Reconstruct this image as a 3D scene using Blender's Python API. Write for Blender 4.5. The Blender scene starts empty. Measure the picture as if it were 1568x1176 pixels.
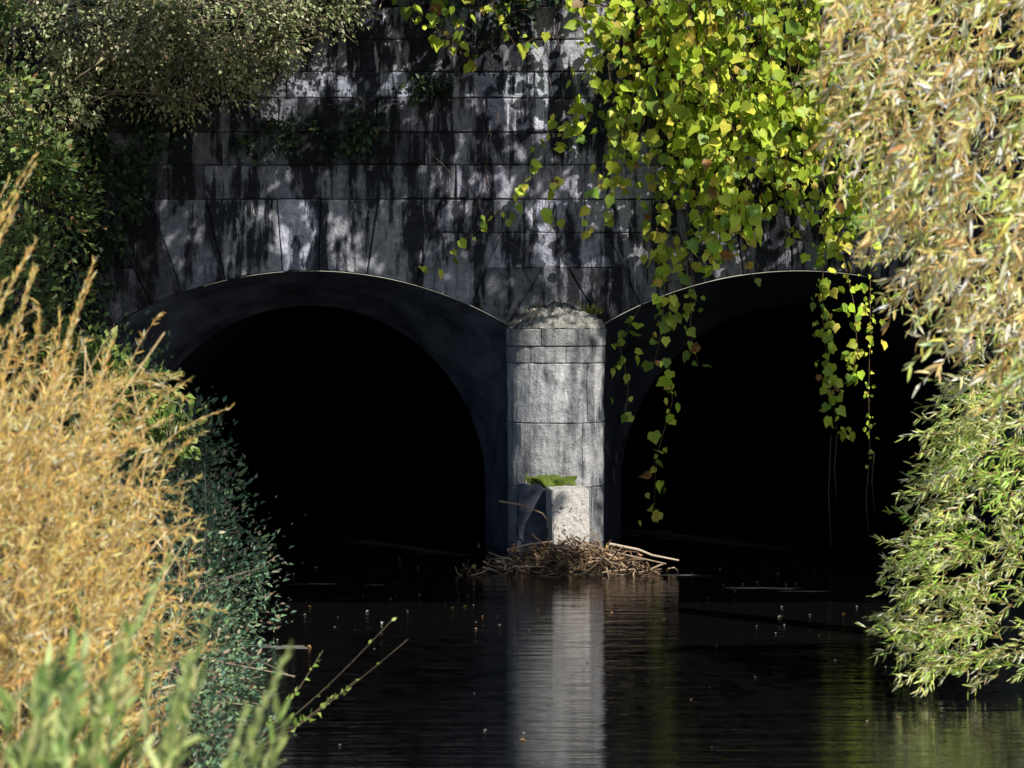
import bpy, math, random, bmesh
import numpy as np
from mathutils import Vector, noise
random.seed(7); rng=np.random.default_rng(7)
sc=bpy.context.scene
L=Vector((.45,-.65,.62)).normalized()

# ------------------------------------------------------------ helpers
def link(o,parent=None):
    sc.collection.objects.link(o)
    if parent: o.parent=parent
    return o
def empty(name,loc=(0,0,0)):
    e=bpy.data.objects.new(name,None); sc.collection.objects.link(e); return e
def mesh_obj(name,verts,faces,mat,parent=None,cols=None,smooth=False):
    me=bpy.data.meshes.new(name); me.from_pydata(verts,[],faces); me.update()
    if cols is not None:
        a=me.color_attributes.new('Col','FLOAT_COLOR','POINT')
        a.data.foreach_set('color',np.array(cols,dtype=np.float32).ravel())
    if smooth: me.polygons.foreach_set('use_smooth',[True]*len(me.polygons))
    me.materials.append(mat)
    return link(bpy.data.objects.new(name,me),parent)
def unit(a): return a/np.maximum(np.linalg.norm(a,axis=-1,keepdims=True),1e-6)
SH={
 'rhomb':([(0,0,0),(.42,.5,.1),(1,0,-.1),(.42,-.5,.1)],[(0,2,1),(0,3,2)]),
 'lance':([(0,0,0),(.3,.5,.02),(.7,.38,-.02),(1,0,-.12),(.7,-.38,-.02),(.3,-.5,.02),(.5,0,-.03)],
          [(0,6,1),(1,6,2),(2,6,3),(0,5,6),(5,4,6),(4,3,6)]),
 'heart':([(0,0,0),(-.13,.2,.06),(-.02,.45,.1),(.22,.52,.1),(.36,.60,.06),(.62,.36,.04),(1,0,-.16),(.62,-.36,.04),(.36,-.60,.06),(.22,-.52,.1),(-.02,-.45,.1),(-.13,-.2,.06),(.45,0,-.05)],
          [(0,2,1),(0,12,3,2),(12,5,4,3),(12,6,5),(0,11,10),(0,10,9,12),(12,9,8,7),(12,7,6)]),
}
def leaves(name,P,D,N,Ln,Wd,C,mat,parent=None,shape='rhomb'):
    P=np.asarray(P,float);n=len(P)
    D=unit(np.asarray(D,float));S=unit(np.cross(D,np.asarray(N,float)));N=np.cross(S,D)
    T,F=SH[shape];T=np.array(T);k=len(T)
    Ln=np.broadcast_to(Ln,(n,));Wd=np.broadcast_to(Wd,(n,))
    V=(P[:,None]+D[:,None]*(T[None,:,0:1]*Ln[:,None,None])+S[:,None]*(T[None,:,1:2]*Wd[:,None,None])
       +N[:,None]*(T[None,:,2:3]*Ln[:,None,None]*rng.uniform(.3,2.4,(n,1,1))))
    me=bpy.data.meshes.new(name)
    me.vertices.add(n*k);me.vertices.foreach_set('co',V.astype(np.float32).ravel())
    fl=np.concatenate([np.array(f) for f in F]);ft=np.array([len(f) for f in F])
    lv=(fl[None]+np.arange(n)[:,None]*k).ravel()
    tot=np.tile(ft,n);st=np.concatenate([[0],np.cumsum(tot)[:-1]])
    me.loops.add(len(lv));me.loops.foreach_set('vertex_index',lv.astype(np.int32))
    me.polygons.add(len(tot));me.polygons.foreach_set('loop_start',st.astype(np.int32))
    me.polygons.foreach_set('loop_total',tot.astype(np.int32))
    me.update(calc_edges=True)
    a=me.color_attributes.new('Col','FLOAT_COLOR','POINT')
    cc=np.ones((n,k,4),np.float32);cc[:,:,:3]=np.asarray(C)[:,None,:]
    a.data.foreach_set('color',cc.ravel())
    me.materials.append(mat)
    return link(bpy.data.objects.new(name,me),parent)
def palette(n,cols,w,jit=.25):
    cols=np.array(cols);w=np.array(w,float);w/=w.sum()
    c=cols[rng.choice(len(cols),n,p=w)]
    return np.clip(c*rng.uniform(1-jit,1+jit,(n,1))*rng.uniform(.92,1.08,(n,3)),0,.92)
def tubes(name,lines,mat,parent=None,sides=4,cols=None):
    V=[];F=[];CC=[]
    for li,(pts,r0,r1) in enumerate(lines):
        m=len(pts);b=len(V)
        for i,p in enumerate(pts):
            p=Vector(p)
            t=(Vector(pts[min(i+1,m-1)])-Vector(pts[max(i-1,0)]))
            t=t.normalized() if t.length>1e-6 else Vector((0,0,1))
            u=t.cross(Vector((.3,.1,1)) if abs(t.z)<.9 else Vector((1,0,0))).normalized();v=t.cross(u)
            r=r0+(r1-r0)*i/(m-1)
            for s in range(sides):
                a=2*math.pi*s/sides
                V.append(p+(u*math.cos(a)+v*math.sin(a))*r)
                if cols is not None: CC.append((*cols[li],1))
        for i in range(m-1):
            for s in range(sides):
                s2=(s+1)%sides
                F.append((b+i*sides+s,b+i*sides+s2,b+(i+1)*sides+s2,b+(i+1)*sides+s))
        F.append(tuple(b+(m-1)*sides+s for s in range(sides)))
    return mesh_obj(name,V,F,mat,parent,CC if cols is not None else None,smooth=True)

# ------------------------------------------------------------ materials
def newmat(name):
    m=bpy.data.materials.new(name);m.use_nodes=True
    nt=m.node_tree;return m,nt,nt.nodes,nt.links,nt.nodes['Principled BSDF']
def nz(nt,scale,detail=6,rough=.6,mapscale=(1,1,1),rot=(0,0,0),loc=(0,0,0),dist=0):
    tc=nt.nodes.new('ShaderNodeTexCoord');mp=nt.nodes.new('ShaderNodeMapping')
    mp.inputs['Scale'].default_value=mapscale;mp.inputs['Rotation'].default_value=rot;mp.inputs['Location'].default_value=loc
    t=nt.nodes.new('ShaderNodeTexNoise');t.inputs['Scale'].default_value=scale;t.inputs['Distortion'].default_value=dist
    t.inputs['Detail'].default_value=detail;t.inputs['Roughness'].default_value=rough
    nt.links.new(tc.outputs['Object'],mp.inputs[0]);nt.links.new(mp.outputs[0],t.inputs[0]);return t
def ramp(nt,src,stops):
    r=nt.nodes.new('ShaderNodeValToRGB');e=r.color_ramp.elements
    while len(e)<len(stops): e.new(.5)
    for el,(p,c) in zip(e,stops): el.position=p;el.color=(*c,1)
    nt.links.new(src,r.inputs[0]);return r
def mix(nt,f,a,b,mode='MIX'):
    m=nt.nodes.new('ShaderNodeMix');m.data_type='RGBA';m.blend_type=mode
    for s,v in ((m.inputs[0],f),(m.inputs[6],a),(m.inputs[7],b)):
        if isinstance(v,bpy.types.NodeSocket): nt.links.new(v,s)
        else: s.default_value=v if not isinstance(v,tuple) else (*v,1)
    return m.outputs[2]
def bump(nt,bs,h,st,dist=.02,prev=None):
    b=nt.nodes.new('ShaderNodeBump');b.inputs['Strength'].default_value=st;b.inputs['Distance'].default_value=dist
    nt.links.new(h,b.inputs['Height'])
    if prev: nt.links.new(prev,b.inputs['Normal'])
    nt.links.new(b.outputs[0],bs.inputs['Normal']);return b.outputs[0]
def leafmat(name,trans=.3,rough=.45,spec=.4):
    m,nt,N,K,bs=newmat(name)
    at=N.new('ShaderNodeAttribute');at.attribute_name='Col'
    c=at.outputs['Color']
    K.new(c,bs.inputs['Base Color']);bs.inputs['Roughness'].default_value=rough
    bs.inputs['Specular IOR Level'].default_value=spec
    if trans>0:
        tr=N.new('ShaderNodeBsdfTranslucent');K.new(c,tr.inputs[0])
        mx=N.new('ShaderNodeMixShader');mx.inputs[0].default_value=trans
        K.new(bs.outputs[0],mx.inputs[1]);K.new(tr.outputs[0],mx.inputs[2])
        K.new(mx.outputs[0],N['Material Output'].inputs[0])
    return m
LEAF=leafmat('leaf_green',.28);DRY=leafmat('leaf_dry',.3,.55,.3);GLOSS=leafmat('leaf_willow',.38,.34,.7);OPQ=leafmat('leaf_dull',0,.45,.45)
def stone(name,dark,mid,light,thr=(.42,.62),runs=.62,streak=.35):
    m,nt,N,K,bs=newmat(name)
    b=nz(nt,9,8,.72)
    base=ramp(nt,b.outputs[0],[(.3,mid),(.68,light)]).outputs[0]
    at=N.new('ShaderNodeAttribute');at.attribute_name='Col'
    # large soot / damp stains, drawn out downwards by running water
    s=nz(nt,1.25,10,.68,(1.5,1.5,streak+.2),loc=(3.1,0,.4),dist=.4)
    s2=nz(nt,3.6,8,.7,(1.8,1.8,streak*.55),loc=(1.7,0,2.2))
    av=mix(nt,.42,s.outputs[0],s2.outputs[0])
    sm=ramp(nt,av,[(thr[0],(0,0,0)),(thr[1],(1,1,1))]).outputs[0]
    darkc=ramp(nt,b.outputs[0],[(.35,tuple(x*.5 for x in dark)),(.7,tuple(x*1.9 for x in dark))]).outputs[0]
    col=mix(nt,sm,darkc,base)
    w=nz(nt,4.2,8,.68,(2.4,2.4,.42),loc=(.3,0,5));wm=ramp(nt,w.outputs[0],[(runs,(0,0,0)),(runs+.05,(.85,.85,.85))]).outputs[0]
    col=mix(nt,wm,col,tuple(min(.75,x*1.35) for x in light))
    g=nz(nt,2.3,6,.6);gm=ramp(nt,g.outputs[0],[(.58,(0,0,0)),(.72,(.5,.5,.5))]).outputs[0]
    col=mix(nt,gm,col,(.07,.06,.045))
    col=mix(nt,1.0,col,at.outputs['Color'],'MULTIPLY')
    K.new(col,bs.inputs['Base Color']);bs.inputs['Roughness'].default_value=.85
    v=N.new('ShaderNodeTexVoronoi');v.inputs['Scale'].default_value=17
    tc=N.new('ShaderNodeTexCoord');K.new(tc.outputs['Object'],v.inputs[0])
    vr=ramp(nt,v.outputs[0],[(.05,(0,0,0)),(.3,(1,1,1))])
    big=nz(nt,3,4,.6)
    p=bump(nt,bs,big.outputs[0],.6,.10);p=bump(nt,bs,b.outputs[0],.9,.06,p);p=bump(nt,bs,vr.outputs[0],.35,.02,p)
    f=nz(nt,60,4,.7);bump(nt,bs,f.outputs[0],.4,.01,p)
    return m
STONE=stone('weathered_limestone',(.020,.024,.038),(.24,.255,.30),(.66,.67,.72),thr=(.485,.535),runs=.595)
PIER=stone('pier_limestone',(.14,.14,.145),(.32,.32,.325),(.64,.63,.61),thr=(.42,.50),runs=.62)
CAP=stone('lichen_rubble',(.045,.045,.043),(.13,.13,.12),(.55,.54,.50),thr=(.46,.54),runs=.58,streak=.9)
def plain(name,c1,c2,scale=8,rough=.9,bs_=.5):
    m,nt,N,K,bs=newmat(name);t=nz(nt,scale,8,.65)
    K.new(ramp(nt,t.outputs[0],[(.3,c1),(.7,c2)]).outputs[0],bs.inputs['Base Color'])
    bs.inputs['Roughness'].default_value=rough;bs.inputs['Specular IOR Level'].default_value=.2
    bump(nt,bs,t.outputs[0],bs_,.04);return m
MORTAR=plain('mortar',(.008,.008,.010),(.03,.03,.03),14)
SPLAY=plain('shaded_splay_stone',(.012,.015,.03),(.13,.145,.19),1.8,.9,.9)  # reveal stone with its shade put into the base colour
SPLAY2=plain('deep_shade_splay_stone',(.006,.007,.012),(.035,.04,.055),1.8,.9,.9)  # darker copy for the right arch, deeper shade painted into the colour
SOOT_SHADE=plain('vault_interior',(.008,.008,.011),(.03,.03,.035),2)  # soot-dark, with the vault's inner shade put into the base colour
EARTH=plain('earth',(.025,.02,.012),(.06,.05,.03),4)
SCUM=plain('foam_scum',(.10,.10,.10),(.30,.28,.24),30)
BARK=plain('bark',(.04,.03,.02),(.12,.09,.06),20)
MOSS=plain('moss',(.05,.09,.01),(.18,.24,.04),30)
m,nt,N,K,bs=newmat('old_concrete');t=nz(nt,20,8,.7)
v=N.new('ShaderNodeTexVoronoi');v.inputs['Scale'].default_value=15;tc=N.new('ShaderNodeTexCoord')
wn=nz(nt,9,4,.6);mm=mix(nt,.25,tc.outputs['Object'],wn.outputs['Color']);K.new(mm,v.inputs[0])
pit=ramp(nt,v.outputs[0],[(.10,(0,0,0)),(.24,(1,1,1))]).outputs[0]
c=mix(nt,pit,(.16,.14,.12),ramp(nt,t.outputs[0],[(.3,(.42,.40,.37)),(.7,(.80,.77,.72))]).outputs[0])
K.new(c,bs.inputs['Base Color']);bs.inputs['Roughness'].default_value=.9
p=bump(nt,bs,pit,1,.05);bump(nt,bs,t.outputs[0],.8,.03,p);CONC=m
m,nt,N,K,bs=newmat('twig');at=N.new('ShaderNodeAttribute');at.attribute_name='Col'
K.new(at.outputs['Color'],bs.inputs['Base Color']);bs.inputs['Roughness'].default_value=.8;TWIG=m
m,nt,N,K,bs=newmat('river_water')
bs.inputs['Base Color'].default_value=(.007,.0068,.0072,1)
bs.inputs['Roughness'].default_value=.05;bs.inputs['IOR'].default_value=1.8
w1=nz(nt,2.4,4,.55,(.28,1.7,1));w2=nz(nt,13,3,.5,(.30,1.6,1))
p=bump(nt,bs,w1.outputs[0],.32,.04);bump(nt,bs,w2.outputs[0],.20,.012,p);WATER=m

# ------------------------------------------------------------ bridge
bridge=empty('stone_arch_bridge')
ZC=[4.36,4.78,5.18,5.60,5.92,6.32,6.72,7.15]
R=4.75;ZCEN=-1.27;HALF=2.42;ZS=ZCEN+math.sqrt(R*R-HALF*HALF)
ARCH=[-2.47,3.53]
BV=[];BF=[];BC=[]
def weather_and_light(x,z):
    """weathering and painted light: darker left and upper courses, paler crown, sunlit patches brightened"""
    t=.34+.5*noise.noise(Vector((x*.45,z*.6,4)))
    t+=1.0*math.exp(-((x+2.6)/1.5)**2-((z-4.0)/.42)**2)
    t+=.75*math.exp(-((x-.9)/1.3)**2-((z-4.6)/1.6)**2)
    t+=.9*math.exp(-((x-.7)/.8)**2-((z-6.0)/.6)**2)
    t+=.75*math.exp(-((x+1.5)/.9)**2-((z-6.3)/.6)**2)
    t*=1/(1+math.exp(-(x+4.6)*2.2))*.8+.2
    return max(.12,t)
def prism(poly,yf,yb,g=.004,c=.014,tone=1.0):
    cx=sum(p[0] for p in poly)/len(poly);cz=sum(p[1] for p in poly)/len(poly)
    if abs(poly[0][0]-poly[2][0])<.03: return
    q=[]
    for i,(a,b_) in enumerate(zip(poly,poly[1:]+poly[:1])):
        k=max(1,int(math.hypot(b_[0]-a[0],b_[1]-a[1])/.13))
        for s in range(k): q.append((a[0]+(b_[0]-a[0])*s/k,a[1]+(b_[1]-a[1])*s/k))
    poly=q;n=len(poly)
    g=random.uniform(.002,.009);tone=tone*weather_and_light(cx,cz)
    def ins(d):
        return [(x-math.copysign(min(d,abs(x-cx)),x-cx) ,z-math.copysign(min(d,abs(z-cz)),z-cz)) for x,z in poly]
    tilt=random.uniform(-.008,.008);b=len(BV)
    for x,z in ins(g+c): BV.append((x+random.gauss(0,.005),yf+tilt*(x-cx)*3,z+random.gauss(0,.005)))
    for x,z in ins(g): BV.append((x,yf+c+random.uniform(-.004,.006),z))
    for x,z in ins(g): BV.append((x,yb,z))
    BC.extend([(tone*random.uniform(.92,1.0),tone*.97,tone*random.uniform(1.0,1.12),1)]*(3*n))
    BF.append(tuple(b+i for i in range(n)))
    for k in (0,1):
        for i in range(n):
            j=(i+1)%n;BF.append((b+k*n+i,b+(k+1)*n+i,b+(k+1)*n+j,b+k*n+j))
for r in range(len(ZC)-1):
    x=-11+random.uniform(0,.6)
    while x<12:
        w=random.uniform(.6,1.9)
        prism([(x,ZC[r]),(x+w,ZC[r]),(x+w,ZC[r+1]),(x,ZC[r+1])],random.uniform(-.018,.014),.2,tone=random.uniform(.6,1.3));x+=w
TH=math.asin(HALF/R);nv=9
cuts_=[0];
for i in range(nv): cuts_.append(cuts_[-1]+random.uniform(.7,1.3))
def lvlA(A,i):
    a=abs((A[i]+A[i+1])/2)
    return 4.36 if a<math.radians(17) else (3.95 if a<math.radians(24) else 3.52)
AN=[[-TH+2*TH*c/cuts_[-1] for c in cuts_],[TH-2*TH*c/cuts_[-1] for c in cuts_][::-1]]
for xc,A in zip(ARCH,AN):
    for i in range(nv):
        a0,a1=A[i],A[i+1];zt=lvlA(A,i)
        pts=[(xc+R*math.sin(a),ZCEN+R*math.cos(a)) for a in np.linspace(a0,a1,5)]
        pts+= [(xc+(zt-ZCEN)*math.tan(a1),zt),(xc+(zt-ZCEN)*math.tan(a0),zt)]
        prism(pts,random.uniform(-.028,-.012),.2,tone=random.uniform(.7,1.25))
def edge(A,z,side):
    v=[A[i+1] if side>0 else A[i] for i in range(nv) if lvlA(A,i)>=z-.01]
    return max(v) if side>0 else min(v)
rows=[(ZS,3.52),(3.52,3.95),(3.95,4.36)]
for z0,z1 in rows:
    f=lambda k,side,z:ARCH[k]+(z-ZCEN)*math.tan(edge(AN[k],z1,side))
    for L0,L1,R0,R1 in ((f(0,1,z0),f(0,1,z1),f(1,-1,z0),f(1,-1,z1)),(-11,-11,f(0,-1,z0),f(0,-1,z1)),(f(1,1,z0),f(1,1,z1),12,12)):
        if R0-L0<.1: continue
        n=max(1,int(((R0-L0)+(R1-L1))/2/.95));cuts=[0]+sorted(min(.95,max(.05,(k+random.uniform(-.15,.15))/n)) for k in range(1,n))+[1]
        for u,v in zip(cuts[:-1],cuts[1:]):
            xb0=L0+(R0-L0)*u;xb1=L0+(R0-L0)*v;xt0=L1+(R1-L1)*u;xt1=L1+(R1-L1)*v
            if 0<u<1: xb0=xt0=(xb0+xt0)/2
            if 0<v<1: xb1=xt1=(xb1+xt1)/2
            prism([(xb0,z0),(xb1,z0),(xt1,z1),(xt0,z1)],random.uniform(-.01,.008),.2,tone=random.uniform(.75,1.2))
for xa,xb in ((-11,ARCH[0]-HALF),(ARCH[1]+HALF,12)):
    z=ZS
    while z>-.8:
        x=xa
        while x<xb-.05:
            w=min(random.uniform(.6,1.1),xb-x)
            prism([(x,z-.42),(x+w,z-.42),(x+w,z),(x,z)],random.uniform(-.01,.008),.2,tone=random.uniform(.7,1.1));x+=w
        z-=.42
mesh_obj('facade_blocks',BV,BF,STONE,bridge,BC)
V=[];F=[]
xs=sorted(set(list(np.linspace(-11,12,60))+[xc+s for xc in ARCH for s in np.linspace(-HALF,HALF,41)]+[xc+s*(HALF+.001) for xc in ARCH for s in(-1,1)]))
for x in xs:
    zb=-1
    for xc in ARCH:
        if abs(x-xc)<=HALF+1e-6: zb=ZCEN+math.sqrt(R*R-(x-xc)**2)+.01
    V+=[(x,.03,zb),(x,.03,7.1)]
for i in range(len(xs)-1): F.append((2*i,2*i+2,2*i+3,2*i+1))
mesh_obj('mortar_backing',V,F,MORTAR,bridge)
A_IN=2.27;Z_SP=.7;H_IN=2.36
def outer(xc):
    p=[(xc+HALF,z) for z in np.linspace(-1,ZS,12)]
    p+=[(xc+R*math.sin(a),ZCEN+R*math.cos(a)) for a in np.linspace(TH,-TH,48)[1:-1]]
    return p+[(xc-HALF,z) for z in np.linspace(ZS,-1,12)]
def inner(xc):
    c=xc-.14 if xc<0 else xc+.14
    p=[(c+A_IN,z) for z in np.linspace(-1,Z_SP,8)]
    p+=[(c+A_IN*math.cos(a),Z_SP+H_IN*math.sin(a)) for a in np.linspace(0,math.pi,56)[1:-1]]
    return p+[(c-A_IN,z) for z in np.linspace(Z_SP,-1,8)]
for k,xc in enumerate(ARCH):
    o=outer(xc);n_=inner(xc)
    V=[];F=[];S=8
    for s in range(S+1):
        t=s/S;y=.02+1.5*t
        for (a,b),(c,d) in zip(o,n_): V.append((a+(c-a)*t,y,b+(d-b)*t))
    m_=len(o)
    for s in range(S):
        for i in range(m_-1): F.append((s*m_+i,s*m_+i+1,(s+1)*m_+i+1,(s+1)*m_+i))
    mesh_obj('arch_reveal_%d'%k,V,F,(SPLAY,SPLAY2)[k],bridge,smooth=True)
    V=[];F=[]
    ys=[1.52,4,8,13,18]
    for y in ys:
        for a,b in n_: V.append((a,y,b))
    for s in range(len(ys)-1):
        for i in range(m_-1): F.append((s*m_+i,s*m_+i+1,(s+1)*m_+i+1,(s+1)*m_+i))
    F.append(tuple((len(ys)-1)*m_+i for i in range(m_)))
    mesh_obj('vault_%d'%k,V,F,SOOT_SHADE,bridge,smooth=True)
PX=.53;PR=.58;CY=-.5
def ucurve(r,n=26):
    pts=[(PX-r,y) for y in np.linspace(.02,CY,4)]
    pts+=[(PX-r*math.cos(a),CY-r*math.sin(a)) for a in np.linspace(0,math.pi,n)[1:-1]]
    return pts+[(PX+r,y) for y in np.linspace(CY,.02,4)]
BV=[];BF=[];BC=[]
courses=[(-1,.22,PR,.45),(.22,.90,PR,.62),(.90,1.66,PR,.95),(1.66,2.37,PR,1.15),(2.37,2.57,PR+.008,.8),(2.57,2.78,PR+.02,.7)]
for ci,(z0,z1,r,tn) in enumerate(courses):
    U=ucurve(r);m_=len(U)
    cuts={0:[0,12,m_-1],1:[0,9,22,m_-1],2:[0,20,m_-1],3:[0,21,m_-1],4:[0,11,17,m_-1],5:[0,6,13,22,m_-1]}[ci]
    for a,b in zip(cuts[:-1],cuts[1:]):
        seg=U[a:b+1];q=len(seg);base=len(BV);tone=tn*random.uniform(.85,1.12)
        zz=[z0+.003,z0+.004,z0+.014,z0+(z1-z0)*.35,z0+(z1-z0)*.65,z1-.014,z1-.004,z1-.003];off=[-.03,-.009,0,0,0,0,-.009,-.03]
        for zi,o in zip(zz,off):
            for j,(x,y) in enumerate(seg):
                nx,ny=(x-PX),(min(0,y-CY));l=math.hypot(nx,ny) or 1
                e=-.012 if (j==0 and a>0) or (j==q-1 and b<m_-1) else 0
                if j==0 and a>0: x+= (seg[1][0]-x)*.05;y+=(seg[1][1]-y)*.05
                if j==q-1 and b<m_-1: x+=(seg[-2][0]-x)*.05;y+=(seg[-2][1]-y)*.05
                d=o+e+.02*noise.noise(Vector((x*4,y*4,zi*4)))+random.uniform(-.002,.002)
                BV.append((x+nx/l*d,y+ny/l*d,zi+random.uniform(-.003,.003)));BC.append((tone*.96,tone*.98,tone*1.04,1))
        for i in range(len(zz)-1):
            for j in range(q-1): BF.append((base+i*q+j,base+i*q+j+1,base+(i+1)*q+j+1,base+(i+1)*q+j))
mesh_obj('cutwater_courses',BV,BF,PIER,bridge,BC)
U=ucurve(PR-.035);V=[(x,y,-1) for x,y in U]+[(x,y,2.77) for x,y in U];m_=len(U)
mesh_obj('cutwater_core',V,[(i,i+1,m_+i+1,m_+i) for i in range(m_-1)],MORTAR,bridge)
V=[];F=[];CCc=[];rings=22
for k in range(rings+1):
    t=k/rings
    for x,y in ucurve(PR+.02,90):
        cx,cy=PX,-.1
        q=.99*(1-t*.9);zz=2.78+.27*math.sin(t*math.pi/2)**.75
        xx=cx+(x-cx)*q;yy=cy+(y-cy)*q
        nn=noise.noise(Vector((xx*6,yy*6,zz*6)))*.06+abs(noise.noise(Vector((xx*15,yy*15,3))))*.07
        V.append((xx,yy,zz+nn*(1 if k else .3)));CCc.append((.9,.9,.9,1))
m_=len(ucurve(PR,90))
for k in range(rings):
    for i in range(m_-1): F.append((k*m_+i,k*m_+i+1,(k+1)*m_+i+1,(k+1)*m_+i))
F.append(tuple(rings*m_+i for i in range(m_)))
mesh_obj('cutwater_rubble_cap',V,F,CAP,bridge,CCc)

# ------------------------------------------------------------ water, ground, hill
mesh_obj('water',[(-200,-300,0),(200,-300,0),(200,18,0),(-200,18,0)],[(0,1,2,3)],WATER)
V=[];F=[]
for cx,cy,rx,ry in ((2.7,-3.6,.5,.12),(3.1,-3.9,.35,.06),(-2.0,-8.2,.32,.16),(-2.1,-3.2,.3,.04),(-1.5,-3.3,.15,.03),(1.9,-2.3,.3,.05)):
    b=len(V);V.append((cx,cy,.004))
    for i in range(28):
        a=i/28*6.283;r=.75+.9*noise.noise(Vector((math.cos(a)*1.7+cx,math.sin(a)*1.7+cy,1)))
        V.append((cx+rx*r*math.cos(a),cy+ry*r*math.sin(a),.004))
    for i in range(28): F.append((b,b+1+i,b+1+(i+1)%28))
mesh_obj('floating_foam',V,F,SCUM)
def xl(y): return np.interp(y,[-60,-30,-23,-14,-4,0,1],[-2,-1.6,-1.2,-2.0,-3.1,-3.8,-5.2])
def xr(y): return np.interp(y,[-60,-20,-11,-4,0,1],[6,5,4.6,5.6,6.2,6])
gx=np.concatenate([[-400,-150,-60,-30],np.arange(-15,15.1,.4),[30,60,150,400]])
gy=np.concatenate([[-400,-150,-70],np.arange(-40,.1,.5),[.35]])
V=[];F=[]
for y in gy:
    for x in gx:
        d=max(xl(y)-x,x-xr(y))
        z=-1.2+min(1,max(0,(d+.8)/1.0))*1.35
        if d>0.2: z+=2.6*(1-math.exp(-(d-.2)/2.5))
        z+=.12*noise.noise(Vector((x*.9,y*.9,0))) if abs(x)<40 else 0
        V.append((x,y,z))
w_=len(gx)
for j in range(len(gy)-1):
    for i in range(w_-1): F.append((j*w_+i,j*w_+i+1,(j+1)*w_+i+1,(j+1)*w_+i))
mesh_obj('ground',V,F,EARTH,smooth=True)
V=[];F=[];hx=np.linspace(-120,120,61);hy=[.25,2,5,10,20,40,90,200]
for y in hy:
    for x in hx: V.append((x,y,6.6+.25*min(y,40)+.5*noise.noise(Vector((x*.1,y*.1,2)))*(y>1)))
for j in range(len(hy)-1):
    for i in range(60): F.append((j*61+i,j*61+i+1,(j+1)*61+i+1,(j+1)*61+i))
b=len(V);V+=[(-120,.3,-1),(-11,.3,-1),(-11,.3,7),(-120,.3,7),(12,.3,-1),(120,.3,-1),(120,.3,7),(12,.3,7)]
F+=[(b,b+1,b+2,b+3),(b+4,b+5,b+6,b+7)]
mesh_obj('hill',V,F,EARTH)

# ------------------------------------------------------------ foliage clouds
def cloud(ells,n,clump=.28,shell=.55):
    vol=np.array([e[3]*e[4]+e[4]*e[5]+e[3]*e[5] for e in ells]);vol/=vol.sum()
    P=[];D=[];K=[]
    for e,f in zip(ells,vol):
        k=max(3,int(n*f));nc=max(4,k//45)
        u=unit(rng.normal(size=(nc,3)));rr=rng.uniform(shell,1.02,(nc,1))
        cc=np.array(e[:3])+u*rr*np.array(e[3:6])
        idx=rng.integers(0,nc,k)
        sz=clump*rng.uniform(.5,1.3,(nc,1))
        off=rng.normal(size=(k,3))*sz[idx]*.55
        P.append(cc[idx]+off);D.append(unit(u[idx]*.7+unit(off)*.6+rng.normal(size=(k,3))*.5));K.append(rng.uniform(.4,1.6,(nc,1))[idx])
    return np.vstack(P),np.vstack(D),np.vstack(K)
def bush(name,ells,n,ln,wd,cols,w,mat=LEAF,shape='rhomb',droop=0,clump=.28,up=.3,ymax=None,stems=40,bright=1):
    par=empty(name);P,D,Kc=cloud(ells,n,clump)
    keep=P[:,2]>.03
    if ymax is not None: keep&=P[:,1]<ymax
    P,D,Kc=P[keep],D[keep],Kc[keep];k=len(P)
    D=D+np.array([0,0,up-droop]);Nn=rng.normal(size=(k,3))*.6+np.array([.2,-.5,.8])
    C=palette(k,cols,w)*Kc*bright
    s=rng.uniform(.45,1.5,k)
    leaves('foliage',P,D,Nn,ln*s,wd*s,np.clip(C,0,.9),mat,par,shape)
    ln_=[];cl=[]
    for _ in range(stems):
        e=random.choice(ells);q=P[random.randrange(k)]
        b=Vector((e[0]+random.uniform(-.3,.3)*e[3],e[1],e[2]-e[5]*.7));q=Vector(q)
        if (q-b).length>2.2*max(e[3:6]): continue
        q=q+(q-b).normalized()*random.uniform(0,.25)
        mid=(b+q)/2+Vector((random.uniform(-.2,.2),random.uniform(-.2,.2),.2))
        ln_.append(([b,(b+mid)/2+Vector((0,0,.05)),mid,q],.009,.003));cl.append(tuple(np.array((.34,.27,.20))*random.uniform(.5,1.5)))
    if ln_: tubes('stems',ln_,TWIG,par,cols=cl)
    return par
dk=[(.035,.075,.045),(.06,.11,.055),(.11,.16,.07),(.16,.14,.09),(.10,.07,.05)]
bush('bank_shrub',[(-4.3,-3,.9,1.2,1.4,1.5),(-3.75,-3.8,.7,.85,1.4,1.15),(-4.6,-1.6,1.6,.7,.8,1.2)],18000,.075,.036,dk,[3,3,1.5,.8,.6],stems=260,mat=OPQ,bright=1.7)
bush('bank_shrub',[(-3.1,-8,.5,.9,1.9,.95),(-2.65,-12,.25,.85,2.0,.75),(-2.3,-15,.15,.75,1.6,.6),(-3.6,-11,.8,.9,2,1)],30000,.05,.022,dk,[3,3,1.7,.8,.6],stems=420,mat=OPQ,clump=.22,bright=1.8)
bush('hazel_shrub',[(-3.75,-5,2.15,.32,.4,.32),(-3.45,-5.2,1.75,.3,.4,.25),(-4.3,-5,2.3,.4,.4,.4)],1500,.09,.055,[(.14,.22,.05),(.26,.34,.08),(.36,.38,.12)],[3,3,1],stems=25,clump=.2)
bush('hazel_shrub',[(-6.1,-2.3,2.4,1.35,1.1,1.9),(-6.9,-1.6,5.2,1.7,1,1.7),(-5.6,-1.2,4.4,.6,.6,1.0),(-6.8,-1.2,6.8,1.4,.6,.6)],18000,.09,.05,[(.10,.17,.06),(.20,.29,.08),(.32,.34,.11),(.26,.15,.07)],[3,3,1,.4],stems=80)
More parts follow.
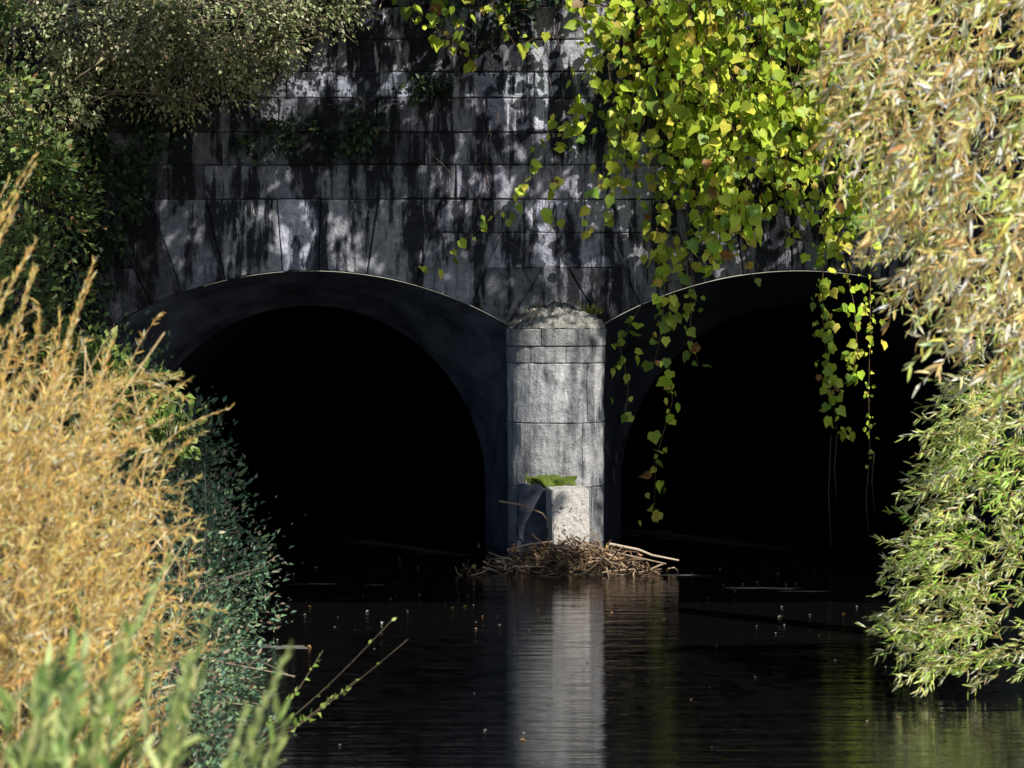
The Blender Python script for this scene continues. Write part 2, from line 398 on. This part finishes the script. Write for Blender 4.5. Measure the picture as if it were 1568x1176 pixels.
bush('bramble',[(-4.9,-.7,6.5,1.4,.6,.75),(-3.5,-.6,6.45,1.1,.55,.75),(-2.6,-.5,6.8,.85,.5,.55),(-4.0,-.45,5.8,.9,.35,.45),(-5.6,-.6,5.6,.7,.4,.6)],21000,.06,.030,[(.22,.28,.12),(.36,.40,.19),(.64,.62,.42),(.20,.15,.08)],[3,3,1.9,.6],droop=.5,stems=160,clump=.22)
bush('ivy',[(-5.0,-.12,4.6,.55,.14,1.1),(-5.3,-.15,3.2,.5,.2,.9),(-4.7,-.1,5.2,.6,.12,.4),(-2.0,-.08,5.3,.5,.10,.35),(-1.2,-.08,5.7,.35,.10,.25),(-2.9,-.08,5.1,.5,.1,.25)],4800,.075,.05,[(.03,.06,.03),(.05,.09,.04),(.09,.12,.04)],[3,2,1],ymax=-.02,stems=0,clump=.16,droop=.6)
bush('hedge',[(-1.8,-.2,6.95,.8,.3,.45),(-.6,-.15,6.95,.9,.3,.42),(.5,-.1,7.0,1.0,.3,.40),(2.2,-.1,6.8,1.5,.3,.5),(5.2,.0,6.4,1.8,.5,1.1),(-3.5,1.5,7.6,3,1,1.0),(1,1.5,7.8,4,1,1.0)],15000,.09,.06,[(.03,.06,.03),(.05,.09,.04),(.10,.13,.04)],[3,3,1],stems=30,mat=OPQ)
bush('bank_shrub',[(6.6,-4.6,1.5,1.4,1.6,2.2),(6.2,-1.8,1.8,.9,1.2,2.2),(6.4,-9,1.2,1.4,2.2,1.8),(7.5,-7,3.5,1.6,2,2.2)],13000,.10,.05,dk,[3,3,2,1,1],stems=40,mat=OPQ)

# ------------------------------------------------------------ grape-leaf vine
vine=empty('climbing_vine');strands=[]
def strand(pts,dens=13,size=.15,spread=.07): strands.append((pts,dens,size,spread))
bott=[(-1.3,6.7),(-.9,6.3),(-.55,6.3),(-.2,6.5),(.3,6.4),(.62,5.9),(.95,5.6),(1.2,5.2),(1.5,4.6),(1.75,3.7),(2.1,3.7),(2.5,3.8),(2.8,3.65),(3.05,4.4),(3.35,4.0),(3.7,3.6),(4.1,3.4),(4.5,3.6),(5,3.3)]
bx=[b[0] for b in bott];bz=[b[1] for b in bott]
for _ in range(96):
    x=rng.uniform(-1.3,1.6) if _%7==0 else rng.uniform(1.5,4.6)
    if x>1.5 and _%3: x=random.gauss(random.choice((1.9,2.35,2.9,3.6)),.12)
    zb=np.interp(x,bx,bz)+abs(rng.normal())*.9
    zt=7.05+rng.uniform(-.2,.2)
    y0=-rng.uniform(.1,1.0)
    if zb>zt-.15: continue
    n=max(3,int((zt-zb)/.25));p=[];xx=x;dx=rng.normal()*.045
    for i in range(n+1):
        t=i/n;xx+=rng.normal()*.06+dx
        p.append((xx,y0-.12*math.sin(t*3)+rng.normal()*.03,zt+(zb-zt)*t))
    strand(p,10.5,.135,.10)
for cx,cz,rx,rz,n in ((2.25,5.6,.45,.35,10),(2.9,5.3,.5,.4,11),(3.2,4.7,.45,.3,9),(2.4,4.75,.4,.35,10),(2.2,6.3,.5,.3,8),(1.2,6.5,.5,.25,7),(3.9,5.4,.5,.6,9),(1.15,5.6,.25,.25,2),(4.1,4.3,.4,.5,8),(2.45,4.0,.3,.3,7)):
    for _ in range(n):
        x=cx+random.gauss(0,rx*.6);z=cz+random.gauss(0,rz*.6);y=-random.uniform(.4,1.0)
        strand([(x,y,z+.2),(x+random.gauss(.05,.1),y-.1,z),(x+random.gauss(.05,.12),y-.12,z-.3)],17,.15,.08)
T=[([(1.75,-.35,4.0),(1.85,-.4,3.2),(1.78,-.4,2.6),(1.7,-.38,2.3)],24,.135,.10),
   ([(1.8,-.35,3.8),(1.95,-.4,3.2),(1.9,-.4,2.8)],22,.135,.10),
   ([(2.05,-.4,4.0),(2.2,-.45,3.3),(2.15,-.4,2.75),(2.25,-.4,2.35)],18,.13,.08),
   ([(1.6,-.2,3.1),(1.3,-.2,2.6),(1.42,-.2,2.1),(1.38,-.2,1.75)],13,.13,.10),
   ([(1.9,-.25,2.4),(1.95,-.25,1.9),(1.75,-.25,1.2),(1.72,-.25,.45)],15,.135,.07),
   ([(2.7,-.5,4.2),(2.85,-.5,3.5),(3.0,-.5,3.25)],12,.13,.06),
   ([(3.75,-.6,4.0),(3.72,-.6,3.0),(3.8,-.6,2.2),(3.92,-.6,1.45)],38,.115,.08),
   ([(3.9,-.55,4.0),(4.1,-.6,3.1),(4.15,-.6,2.5),(4.05,-.6,2.1)],30,.12,.10),
   ([(4.3,-.6,3.8),(4.3,-.6,2.8),(4.28,-.6,2.0),(4.3,-.6,1.1)],22,.055,.03),
   ([(1.0,-.3,5.4),(.45,-.2,5.15),(.2,-.18,4.75),(.05,-.15,4.35),(-.15,-.12,4.1)],14,.13,.05),
   ([(-.1,-.12,4.25),(-.45,-.1,3.95),(-.75,-.1,3.75),(-1.1,-.1,3.4)],8,.11,.05),
   ([(.9,-.3,6.1),(.75,-.3,5.6),(.7,-.3,5.2)],15,.14,.08),
   ([(-1.4,-.3,7.0),(-1.1,-.35,6.6),(-.7,-.3,6.2),(-.45,-.3,6.0)],22,.14,.09),
   ([(-1.2,-.3,7.0),(-.9,-.35,6.7),(-.5,-.3,6.4)],22,.14,.09),
   ([(-.3,-.3,7.0),(-.2,-.35,6.6),(.05,-.3,6.2),(.4,-.3,6.35)],16,.13,.07),
   ([(1.3,-.4,5.5),(1.35,-.4,4.9),(1.55,-.4,4.6)],17,.14,.1)]
for t in T: strand(*t)
P=[];D=[];Nn=[];Sz=[];vl=[];vc=[];tn=[]
for pts,dens,size,spread in strands:
    pts=[Vector(p) for p in pts];vl.append((pts,.006,.003));vc.append((.16,.10,.05));ton=random.uniform(.75,1.25)
    for a,b in zip(pts[:-1],pts[1:]):
        for q in range(max(1,int((b-a).length*dens+random.random()))):
            t=random.random();p=a.lerp(b,t)
            P.append((p.x+random.gauss(0,spread),p.y+random.gauss(0,spread*.8)-.03,p.z+random.gauss(0,.05)))
            D.append((random.gauss(0,.75),random.gauss(-.1,.5),-1+random.gauss(0,.5)))
            Nn.append((.35+random.gauss(0,.7),-1+random.gauss(0,.6),.6+random.gauss(0,.7)));Sz.append(size*random.uniform(.4,1.2));tn.append(ton)
P=np.array(P);Sz=np.array(Sz);P[:,1]=np.minimum(P[:,1],-.06)
vcols=[(.42,.58,.05),(.54,.66,.07),(.72,.74,.10),(.23,.37,.05),(.72,.58,.09),(.28,.14,.04)]
leaves('vine_leaves',P,D,Nn,Sz,Sz*rng.uniform(.7,1.0,len(Sz)),np.clip(palette(len(P),vcols,[4,4,2.6,3.0,.7,.2])*np.array(tn)[:,None],0,.9),LEAF,vine,'heart')
for x,zt,zb in ((3.83,1.5,.15),(3.9,1.5,.7),(4.28,1.1,.35),(4.35,1.3,.6)): vl.append(([(x,-.6,zt),(x-.03,-.6,(zt+zb)/2),(x,-.6,zb)],.005,.004));vc.append((.16,.10,.05))
for _ in range(30):
    x=random.uniform(-1.3,1.6);z=random.uniform(3.6,6.8);p=[Vector((x,-.05,z))];d=Vector((random.gauss(0,.6),0,-1))
    for i in range(6): d.x+=random.gauss(0,.35);p.append(p[-1]+d.normalized()*.14+Vector((0,random.gauss(0,.01),0)))
    vl.append((p,.005,.002));vc.append((.16,.10,.06))
tubes('vine_stems',vl,TWIG,vine,cols=vc)

# ------------------------------------------------------------ willow
def willow_strands(par,seeds,lfl,lfw,cols,w,tag,sp=.022,drift=(-.5,0,-.6),grav=.12,seglen=.09,ang=.55):
    P=[];D=[];Nn=[];S=[];ls=[];lc=[];tn=[]
    for (x,y,z,ln_) in seeds:
        d=Vector((drift[0]+random.gauss(0,.35),drift[1]+random.gauss(0,.35),drift[2]+random.gauss(0,.35))).normalized()
        p=Vector((x,y,z));pts=[p.copy()];n=max(3,int(ln_/seglen))
        ton=np.array((1,1,1))*random.uniform(.75,1.2)*(np.array((.8,1.05,.55)) if random.random()<.28 else 1)
        for i in range(n):
            d=(d+Vector((random.gauss(0,.10),random.gauss(0,.1),-grav))).normalized()
            q=p+d*seglen
            if q.z<.04: break
            for k in range(int(seglen/sp)):
                if random.random()<.12: continue
                u=unit(rng.normal(size=3));b=p.lerp(q,random.random())
                P.append(b);D.append(np.array(d)*.8+u*ang+np.array([0,0,-.05]));Nn.append(rng.normal(size=3)*.6+np.array([.45,-.65,.62]));S.append(random.uniform(.5,1.2));tn.append(ton)
            p=q;pts.append(p.copy())
        if len(pts)>2: ls.append((pts,.004,.0015));lc.append((.42,.26,.10))
    S=np.array(S);C=np.clip(palette(len(P),cols,w,.25)*np.array(tn),0,.93)
    leaves(tag+'_leaves',P,D,Nn,lfl*S,lfw*S*rng.uniform(.8,1.2,len(S)),C,GLOSS,par,'lance')
    tubes(tag+'_twigs',ls,TWIG,par,cols=lc)
willow=empty('willow_tree')
tr=[([(8.5,-13,.5),(8.2,-13,3),(7.4,-13,5.5),(6.8,-13.2,8)],.34,.16),([(7.6,-13,4.5),(6,-14.5,6),(4.6,-16,6.2),(3.4,-16.2,5.6)],.12,.02),
    ([(7.8,-13,3.5),(6,-12.4,4.2),(4.6,-12,3.6),(3.6,-11.6,2.8)],.09,.015),([(8.1,-13,2.5),(6,-11.8,2.8),(4.6,-11.2,2.2),(3.9,-11,1.6)],.08,.012)]
tubes('trunk_and_limbs',tr,BARK,willow,sides=8)
seeds=[]
fr_t=[-1,.0,.2,.35,.5,.7,.85,.95,1.05];fr=[.124,.124,.124,.130,.140,.152,.166,.182,.20]
for _ in range(950):
    d=random.uniform(12.2,17.5);q=random.uniform(-.15,1.05)     # q: 0 crown .. 1 lowest tips
    slope=np.interp(q,fr_t,fr)
    k=slope+(.004+abs(random.gauss(0,1))*.055 if random.random()<.5 else random.uniform(.02,.11))
    seeds.append((k*d,-30+d,3+d*(.130-q*.150),random.uniform(.14,.42)))
willow_strands(willow,seeds,.105,.019,[(.93,.66,.26),(.93,.84,.56),(.80,.74,.24),(.88,.50,.15),(.93,.90,.78)],[4,3.6,2.4,1.1,1.4],'autumn',sp=.019,ang=.8,grav=.08)
seeds=[]
for _ in range(500):
    z=random.uniform(.15,2.5);e=np.interp(z,[0,.35,.9,1.5,1.9,2.4],[2.98,2.98,3.06,3.1,3.3,3.45])
    seeds.append((e+.10+(abs(random.gauss(0,.5)) if _%2 else random.uniform(0,1.4)),-11+random.gauss(0,.4),z+.05,random.uniform(.2,.42)))
willow_strands(willow,seeds,.095,.014,[(.68,.84,.20),(.82,.90,.34),(.93,.93,.60),(.42,.58,.14)],[3,3,2,1.2],'green',sp=.014,drift=(-.75,-.1,-.05),grav=.10,ang=.65)

# ------------------------------------------------------------ dry reeds and leafy bush on the near left bank
straw=empty('dry_reeds');P=[];D=[];Nn=[];S=[];ls=[];lc=[]
def plume(base,tip,bend,lw=.07,dens=55,r=.004,start=.25,ang=.55,taper=.5,col=(.62,.42,.16)):
    b=Vector(base);t=Vector(tip);pts=[]
    for i in range(9):
        u=i/8;pts.append(b.lerp(t,u)+Vector(bend)*math.sin(u*math.pi)*.5)
    ls.append((pts,r,r*.4));lc.append(tuple(np.array(col)*random.uniform(.6,1.2)))
    for i in range(8):
        a,c=pts[i],pts[i+1]
        if (i+1)/8<start: continue
        dd=np.array((c-a).normalized())
        for k in range(int((c-a).length*dens+random.random())):
            q=a.lerp(c,random.random());P.append(q)
            D.append(dd+unit(rng.normal(size=3))*ang);Nn.append(rng.normal(size=3)+np.array([.45,-.65,.62]));S.append(lw*random.uniform(.5,1.3)*(1.1-taper*i/8))
for _ in range(330):
    y=random.uniform(-20,-16);x=random.uniform(-3.3,-1.82)-(y+18)*.06
    right=(x+3.3)/1.5
    h=np.interp(right,[0,.5,.75,1],[3.0,2.9,2.45,1.7])+random.gauss(0,.16)
    ztip=random.uniform(1.0,h) if random.random()<.65 else h
    z0=max(.4,ztip-random.uniform(.7,1.2))
    plume((x-random.uniform(-.1,.4),y,z0),(x+random.uniform(.0,.3),y-random.uniform(0,.3),ztip),(random.uniform(-.1,.15),0,random.uniform(0,.2)),lw=.085,dens=58,ang=.85)
for x,z,lean in ((-2.35,3.72,.35),(-2.5,3.55,.3),(-2.35,3.3,.3),(-2.45,3.45,.25),(-2.05,3.2,.12),(-2.3,3.2,.1),(-2.15,2.9,.1),(-1.95,2.85,.06)):
    for _ in range(2): plume((x-lean-.15,-18,z-1.1),(x+random.gauss(0,.02),-18,z+random.gauss(0,.03)),(-.10,0,.0),start=.3,dens=110,lw=.06,ang=.4)
for _ in range(300):
    y=random.uniform(-19.5,-16);x=random.uniform(-3.0,-2.0);z=random.uniform(.7,2.6)
    plume((x,y,z),(x+random.uniform(.15,.55),y-.1,z+random.uniform(-.1,.45)),(0,0,.12),lw=.055,start=0,dens=80,ang=.75)
for _ in range(40):
    x=random.uniform(-3.0,-1.95);y=random.uniform(-19.5,-16.5);z=random.uniform(.7,2.2)
    ls.append(([Vector((x,y,z)),Vector((x+random.uniform(0,.2),y,z+.35)),Vector((x+random.uniform(-.1,.45),y,z+.75))],.004,.002));lc.append((.85,.62,.32))
S=np.array(S)
leaves('reed_leaves',P,D,Nn,S,S*.09+.002,palette(len(P),[(.93,.62,.18),(.93,.76,.34),(.70,.42,.12),(.93,.86,.60),(.38,.38,.10)],[4,3.4,1.8,1.2,1.0]),DRY,straw,'lance')
tubes('reed_stalks',ls,TWIG,straw,cols=lc)
fg=empty('leafy_bush');P=[];D=[];Nn=[];S=[];ls=[];lc=[]
for x,z,lean in ((-1.02,2.26,.2),(-.85,2.15,.12),(-.64,2.03,.2),(-.62,1.86,.2),(-.93,2.0,.1),(-.76,1.86,.12),(-1.09,2.12,.05),(-.7,1.78,.1),(-.98,1.86,.0)):
    plume((x-lean-.1,-23,z-.85),(x,-23+random.uniform(-.3,.3),z),(-.04,0,.03),lw=.065,dens=280,r=.007,start=.25,ang=.42,taper=.75,col=(.35,.38,.16))
nsp=len(P)
for _ in range(36):
    x=random.uniform(-1.5,-1.1) if _<25 else random.uniform(-1.15,-.75);y=random.uniform(-23.6,-22)
    zt=np.interp(x,[-1.65,-1.35,-1.2,-1.0,-.75],[1.80,1.90,2.03,1.80,1.60])+random.gauss(0,.06)
    plume((x-.10,y,zt-.8),(x+random.uniform(-.03,.1),y,zt),(-.03,0,0),lw=.13,dens=34,r=.004,start=.2,ang=.7,col=(.2,.24,.09))
S=np.array(S)
wf=np.where(np.arange(len(S))<nsp,.24,.22)
leaves('bush_leaves',P,D,Nn,S,S*wf,palette(len(P),[(.28,.40,.10),(.42,.52,.17),(.58,.60,.24),(.12,.20,.06)],[3,3,1.7,2.2]),LEAF,fg,'lance')
tubes('bush_stems',ls,TWIG,fg,cols=lc)
sap=empty('sapling');P=[];D=[];Nn=[];S=[];ls=[];lc=[]
for tip in ((-.78,-14,.98),(-.68,-14,.85),(-1.0,-14.2,.62),(-1.15,-14,.5),(-1.25,-13.8,.75)):
    plume((-1.75,-14,.1),tip,(0,0,-.1),lw=.06,dens=4 if tip[0]>-.9 else 26,r=.0028,start=.3,ang=.9,col=(.25,.2,.12))
S=np.array(S)
leaves('sapling_leaves',P,D,Nn,S,S*.5,palette(len(P),[(.22,.34,.06),(.35,.45,.1)],[1,1]),LEAF,sap,'rhomb')
tubes('sapling_twigs',ls,TWIG,sap,cols=lc)
wd=empty('wall_weeds');P=[];D=[];Nn=[]
for cx,cz,cy,n,sp in ((.95,2.98,-.4,80,.07),(.6,3.08,-.3,20,.10),(.3,3.0,-.3,15,.08),(.35,1.0,-1.3,26,.14)):
    for _ in range(n):
        P.append((cx+random.gauss(0,sp),cy+random.gauss(0,.05),cz-.03));D.append((random.gauss(0,.5),random.gauss(-.1,.4),1));Nn.append(rng.normal(size=3))
leaves('weed_leaves',P,D,Nn,rng.uniform(.06,.15,len(P)),.012,palette(len(P),[(.20,.28,.05),(.36,.28,.12)],[1.5,1]),LEAF,wd,'lance')

# ------------------------------------------------------------ concrete post, mossy stub, driftwood
def block(name,cx,cy,z0,z1,w,d,rot,mat,parent=None,rough=.012,tilt=0):
    bm=bmesh.new();bmesh.ops.create_cube(bm,size=1)
    for v in bm.verts: v.co=Vector((v.co.x*w,v.co.y*d,v.co.z*(z1-z0)))
    bmesh.ops.bevel(bm,geom=bm.edges[:],offset=.012,segments=2,affect='EDGES')
    bmesh.ops.subdivide_edges(bm,edges=[e for e in bm.edges if e.calc_length()>.08],cuts=14,use_grid_fill=True)
    for v in bm.verts:
        q=v.co*9;v.co+=v.co.normalized()*(noise.noise(q)*rough)
    me=bpy.data.meshes.new(name);bm.to_mesh(me);bm.free();me.materials.append(mat)
    o=link(bpy.data.objects.new(name,me),parent);o.location=(cx,cy,(z0+z1)/2);o.rotation_euler=(math.radians(2),tilt,rot);return o
stub=empty('concrete_post')
block('shaft',.65,-1.66,-.3,.95,.43,.42,math.radians(9),CONC,stub,tilt=math.radians(-1.5))
stub2=empty('mossy_masonry_stub')
block('masonry',.38,-1.28,-.3,.97,.62,.34,0,SPLAY,stub2,rough=.05)
block('moss_cap',.45,-1.28,.95,1.03,.50,.34,0,MOSS,stub2,rough=.14)
dp=empty('driftwood_pile');ls=[];lc=[]
for _ in range(460):
    r=abs(random.gauss(0,.36));sx=random.choice((-1,1));cx=.66+sx*r*1.15;cy=-1.95+random.gauss(0,.25)
    h=max(.0,.40-.42*r);z=random.uniform(0,max(.03,h))
    a=random.gauss(0,.9)+ (math.pi if random.random()<.5 else 0);ln_=random.uniform(.12,.45)
    dz=random.gauss(0,.45)-.2
    d=Vector((math.cos(a),math.sin(a)*.8,dz)).normalized()*ln_
    c=Vector((cx,cy,z));pts=[c-d/2,c-d*.1+Vector((random.gauss(0,.02),0,random.gauss(0,.02))),c+d/2]
    for q in pts: q.z=max(q.z,-.02)
    rr=random.uniform(.004,.013);ls.append((pts,rr,rr*.6));lc.append(tuple(np.array(random.choice([(.24,.14,.08),(.36,.23,.13),(.08,.055,.035),(.14,.09,.06),(.48,.35,.23)]))*random.uniform(.5,1.2)))
for pts,r0,r1,c in (([(1.1,-1.9,.32),(1.45,-2.0,.26),(1.6,-2.02,.20),(1.9,-2.1,.15)],.020,.010,(.55,.45,.34)),([(.9,-2,.3),(1.3,-2.2,.22),(1.75,-2.2,.12)],.013,.008,(.35,.27,.19)),
    ([(-.15,-1.8,.80),(.1,-1.8,.76),(.35,-1.8,.66),(.55,-1.9,.4)],.012,.008,(.3,.2,.13)),([(-.05,-1.9,.25),(.2,-1.95,.32),(.5,-2,.36)],.013,.008,(.45,.35,.25)),
    ([(.5,-1.9,.2),(.15,-2,.1),(-.1,-2.2,0)],.012,.008,(.3,.2,.12)),([(1.1,-2.2,.0),(1.0,-2.1,.35),(.9,-1.95,.5)],.01,.006,(.3,.2,.12))):
    ls.append((pts,r0,r1));lc.append(c)
tubes('sticks',ls,TWIG,dp,sides=5,cols=lc)
V=[(.66,-1.9,.28)]
for a in range(20): V.append((.66+.65*math.cos(a/20*6.283),-1.9+.4*math.sin(a/20*6.283),-.02))
mesh_obj('silt_core',V,[(0,1+a,1+(a+1)%20) for a in range(20)],EARTH,dp)
P=[(.66+random.gauss(0,.36),-2.05+random.gauss(0,.2),random.uniform(.03,.3)) for _ in range(160)]
leaves('caught_leaves',P,rng.normal(size=(160,3)),rng.normal(size=(160,3)),.07,.05,palette(160,[(.4,.22,.10),(.5,.34,.14)],[1,1]),DRY,dp)
n=170;P=np.stack([rng.uniform(-2.8,4.5,n),-14*rng.power(.9,n)+.0,np.full(n,.008)],1);P[:80,1]=rng.uniform(-7,-1,80)
D=rng.normal(size=(n,3));D[:,2]=0;S=rng.uniform(.015,.07,n)*rng.uniform(.4,1,n)
leaves('floating_leaves',P,D,np.tile([0,0,1],(n,1))+rng.normal(size=(n,3))*.15,S,S*.6,palette(n,[(.6,.5,.36),(.5,.32,.12),(.8,.78,.7)],[1,1,1]),DRY)

# ------------------------------------------------------------ unseen overhanging tree, added for dappled shade; crown gaps shaped by a light mask
def litprob(X,Z):
    def box(x0,x1,z0,z1,s=.18):
        f=lambda t:1/(1+math.exp(-max(-30,min(30,t))))
        return f((X-x0)/s*2)*f((x1-X)/s*2)*f((Z-z0)/s*2)*f((z1-Z)/s*2)
    q=X*.80-Z*.6;r=X*.6+Z*.80
    st=noise.noise(Vector((q*.8,r*2.4,1.3)))+.7*noise.noise(Vector((q*1.9,r*6.0,5)))
    dap=lambda th:1.0 if st>th else 0.0
    p=0
    p=max(p,box(-.95,.70,-2.4,1.95,.08),box(-.55,.6,1.8,2.6,.08)*.9)
    p=max(p,box(1.2,3.2,3.3,7.3)*.98, box(2.9,4.4,.4,7.3)*.98,box(.1,1.4,2.9,5.0)*dap(-.28))
    p=max(p,box(-.6,1.3,4.6,6.8)*dap(-.2),box(.1,1.1,5.5,6.5)*.97,box(-1.2,.2,2.9,4.8)*dap(-.05),box(-2.6,-.5,5.2,7.0)*dap(-.1))
    p=max(p,box(-4.2,-1.2,3.3,4.4)*dap(.10))
    p=max(p,box(-7.5,-2.2,5.1,7.4)*dap(-.25),box(-10,-5.4,2.2,7.4)*dap(-.2),box(-7.9,-6.4,-3.6,-1.6))
    p=max(p,box(-13,-6.2,-10,.5)*.25)
    return p
shade=empty('offscreen_shade_tree');P=[];cnt=0
while cnt<64000:
    X=random.uniform(-14,7.5);Z=random.uniform(-10,7.4)
    if Z<-4.5 and X>-7.3: continue
    if Z<-7.0 and X>-9.3: continue
    cnt+=1
    if random.random()<litprob(X,Z): continue
    t=(6.8-Z)/.70*1.08+1.8+random.uniform(0,1.6)
    P.append((X+L.x*t,L.y*t,Z+L.z*t))
P=np.array(P);k=len(P)
leaves('crown_leaves',P,rng.normal(size=(k,3)),rng.normal(size=(k,3))*.4+np.array(L),rng.uniform(.16,.28,k),rng.uniform(.12,.19,k),palette(k,[(.07,.11,.03),(.12,.14,.04)],[1,1]),OPQ,shade)
ls=[([(10.5,-9,.8),(10.3,-9,5),(9.8,-9,9),(9,-9,12)],.4,.22)];tries=0
while len(ls)<14 and tries<600:
    tries+=1
    q=Vector(P[random.randrange(k)]);s=Vector((10.1,-9,random.uniform(6,11)))
    mid=s.lerp(q,.5)+Vector((0,0,1.2));pts=[s,s.lerp(mid,.5)+Vector((0,0,.4)),mid,q];ok=True
    for a,b in zip(pts[:-1],pts[1:]):
        for i in range(13):
            w=a.lerp(b,i/12);tt=w.y/L.y
            if litprob(w.x-L.x*tt,w.z-L.z*tt)>.3: ok=False
            if w.z<3+3.8*(30+w.y)/30+.4 and abs(w.x)<.25*(30+w.y): ok=False
    if ok: ls.append((pts,.06,.015))
tubes('trunk_and_limbs',ls,BARK,shade,sides=8)

# ------------------------------------------------------------ light, world, camera
w=bpy.data.worlds.new('World');sc.world=w;w.use_nodes=True
sk=w.node_tree.nodes.new('ShaderNodeTexSky');sk.sky_type='NISHITA';sk.sun_disc=False
sk.sun_elevation=math.asin(L.z);sk.sun_rotation=math.atan2(L.x,L.y)
w.node_tree.links.new(sk.outputs[0],w.node_tree.nodes['Background'].inputs[0]);w.node_tree.nodes['Background'].inputs[1].default_value=.15
sd=bpy.data.lights.new('sun','SUN');sd.energy=5;sd.angle=math.radians(.5);sd.color=(1,.94,.84)
so=link(bpy.data.objects.new('sun',sd));so.rotation_euler=L.to_track_quat('Z','Y').to_euler();so.location=(10,-20,20)
cd=bpy.data.cameras.new('camera');cam=link(bpy.data.objects.new('camera',cd));cam.location=(0,-30,3);cam.rotation_euler=(math.pi/2,0,0)
cd.sensor_width=36;cd.lens=86.1;cd.shift_y=-.0721;cd.clip_end=1000
cd.dof.use_dof=True;cd.dof.focus_distance=29;cd.dof.aperture_fstop=3.4
sc.camera=cam
sc.view_settings.view_transform='Standard';sc.view_settings.look='None';sc.view_settings.exposure=0
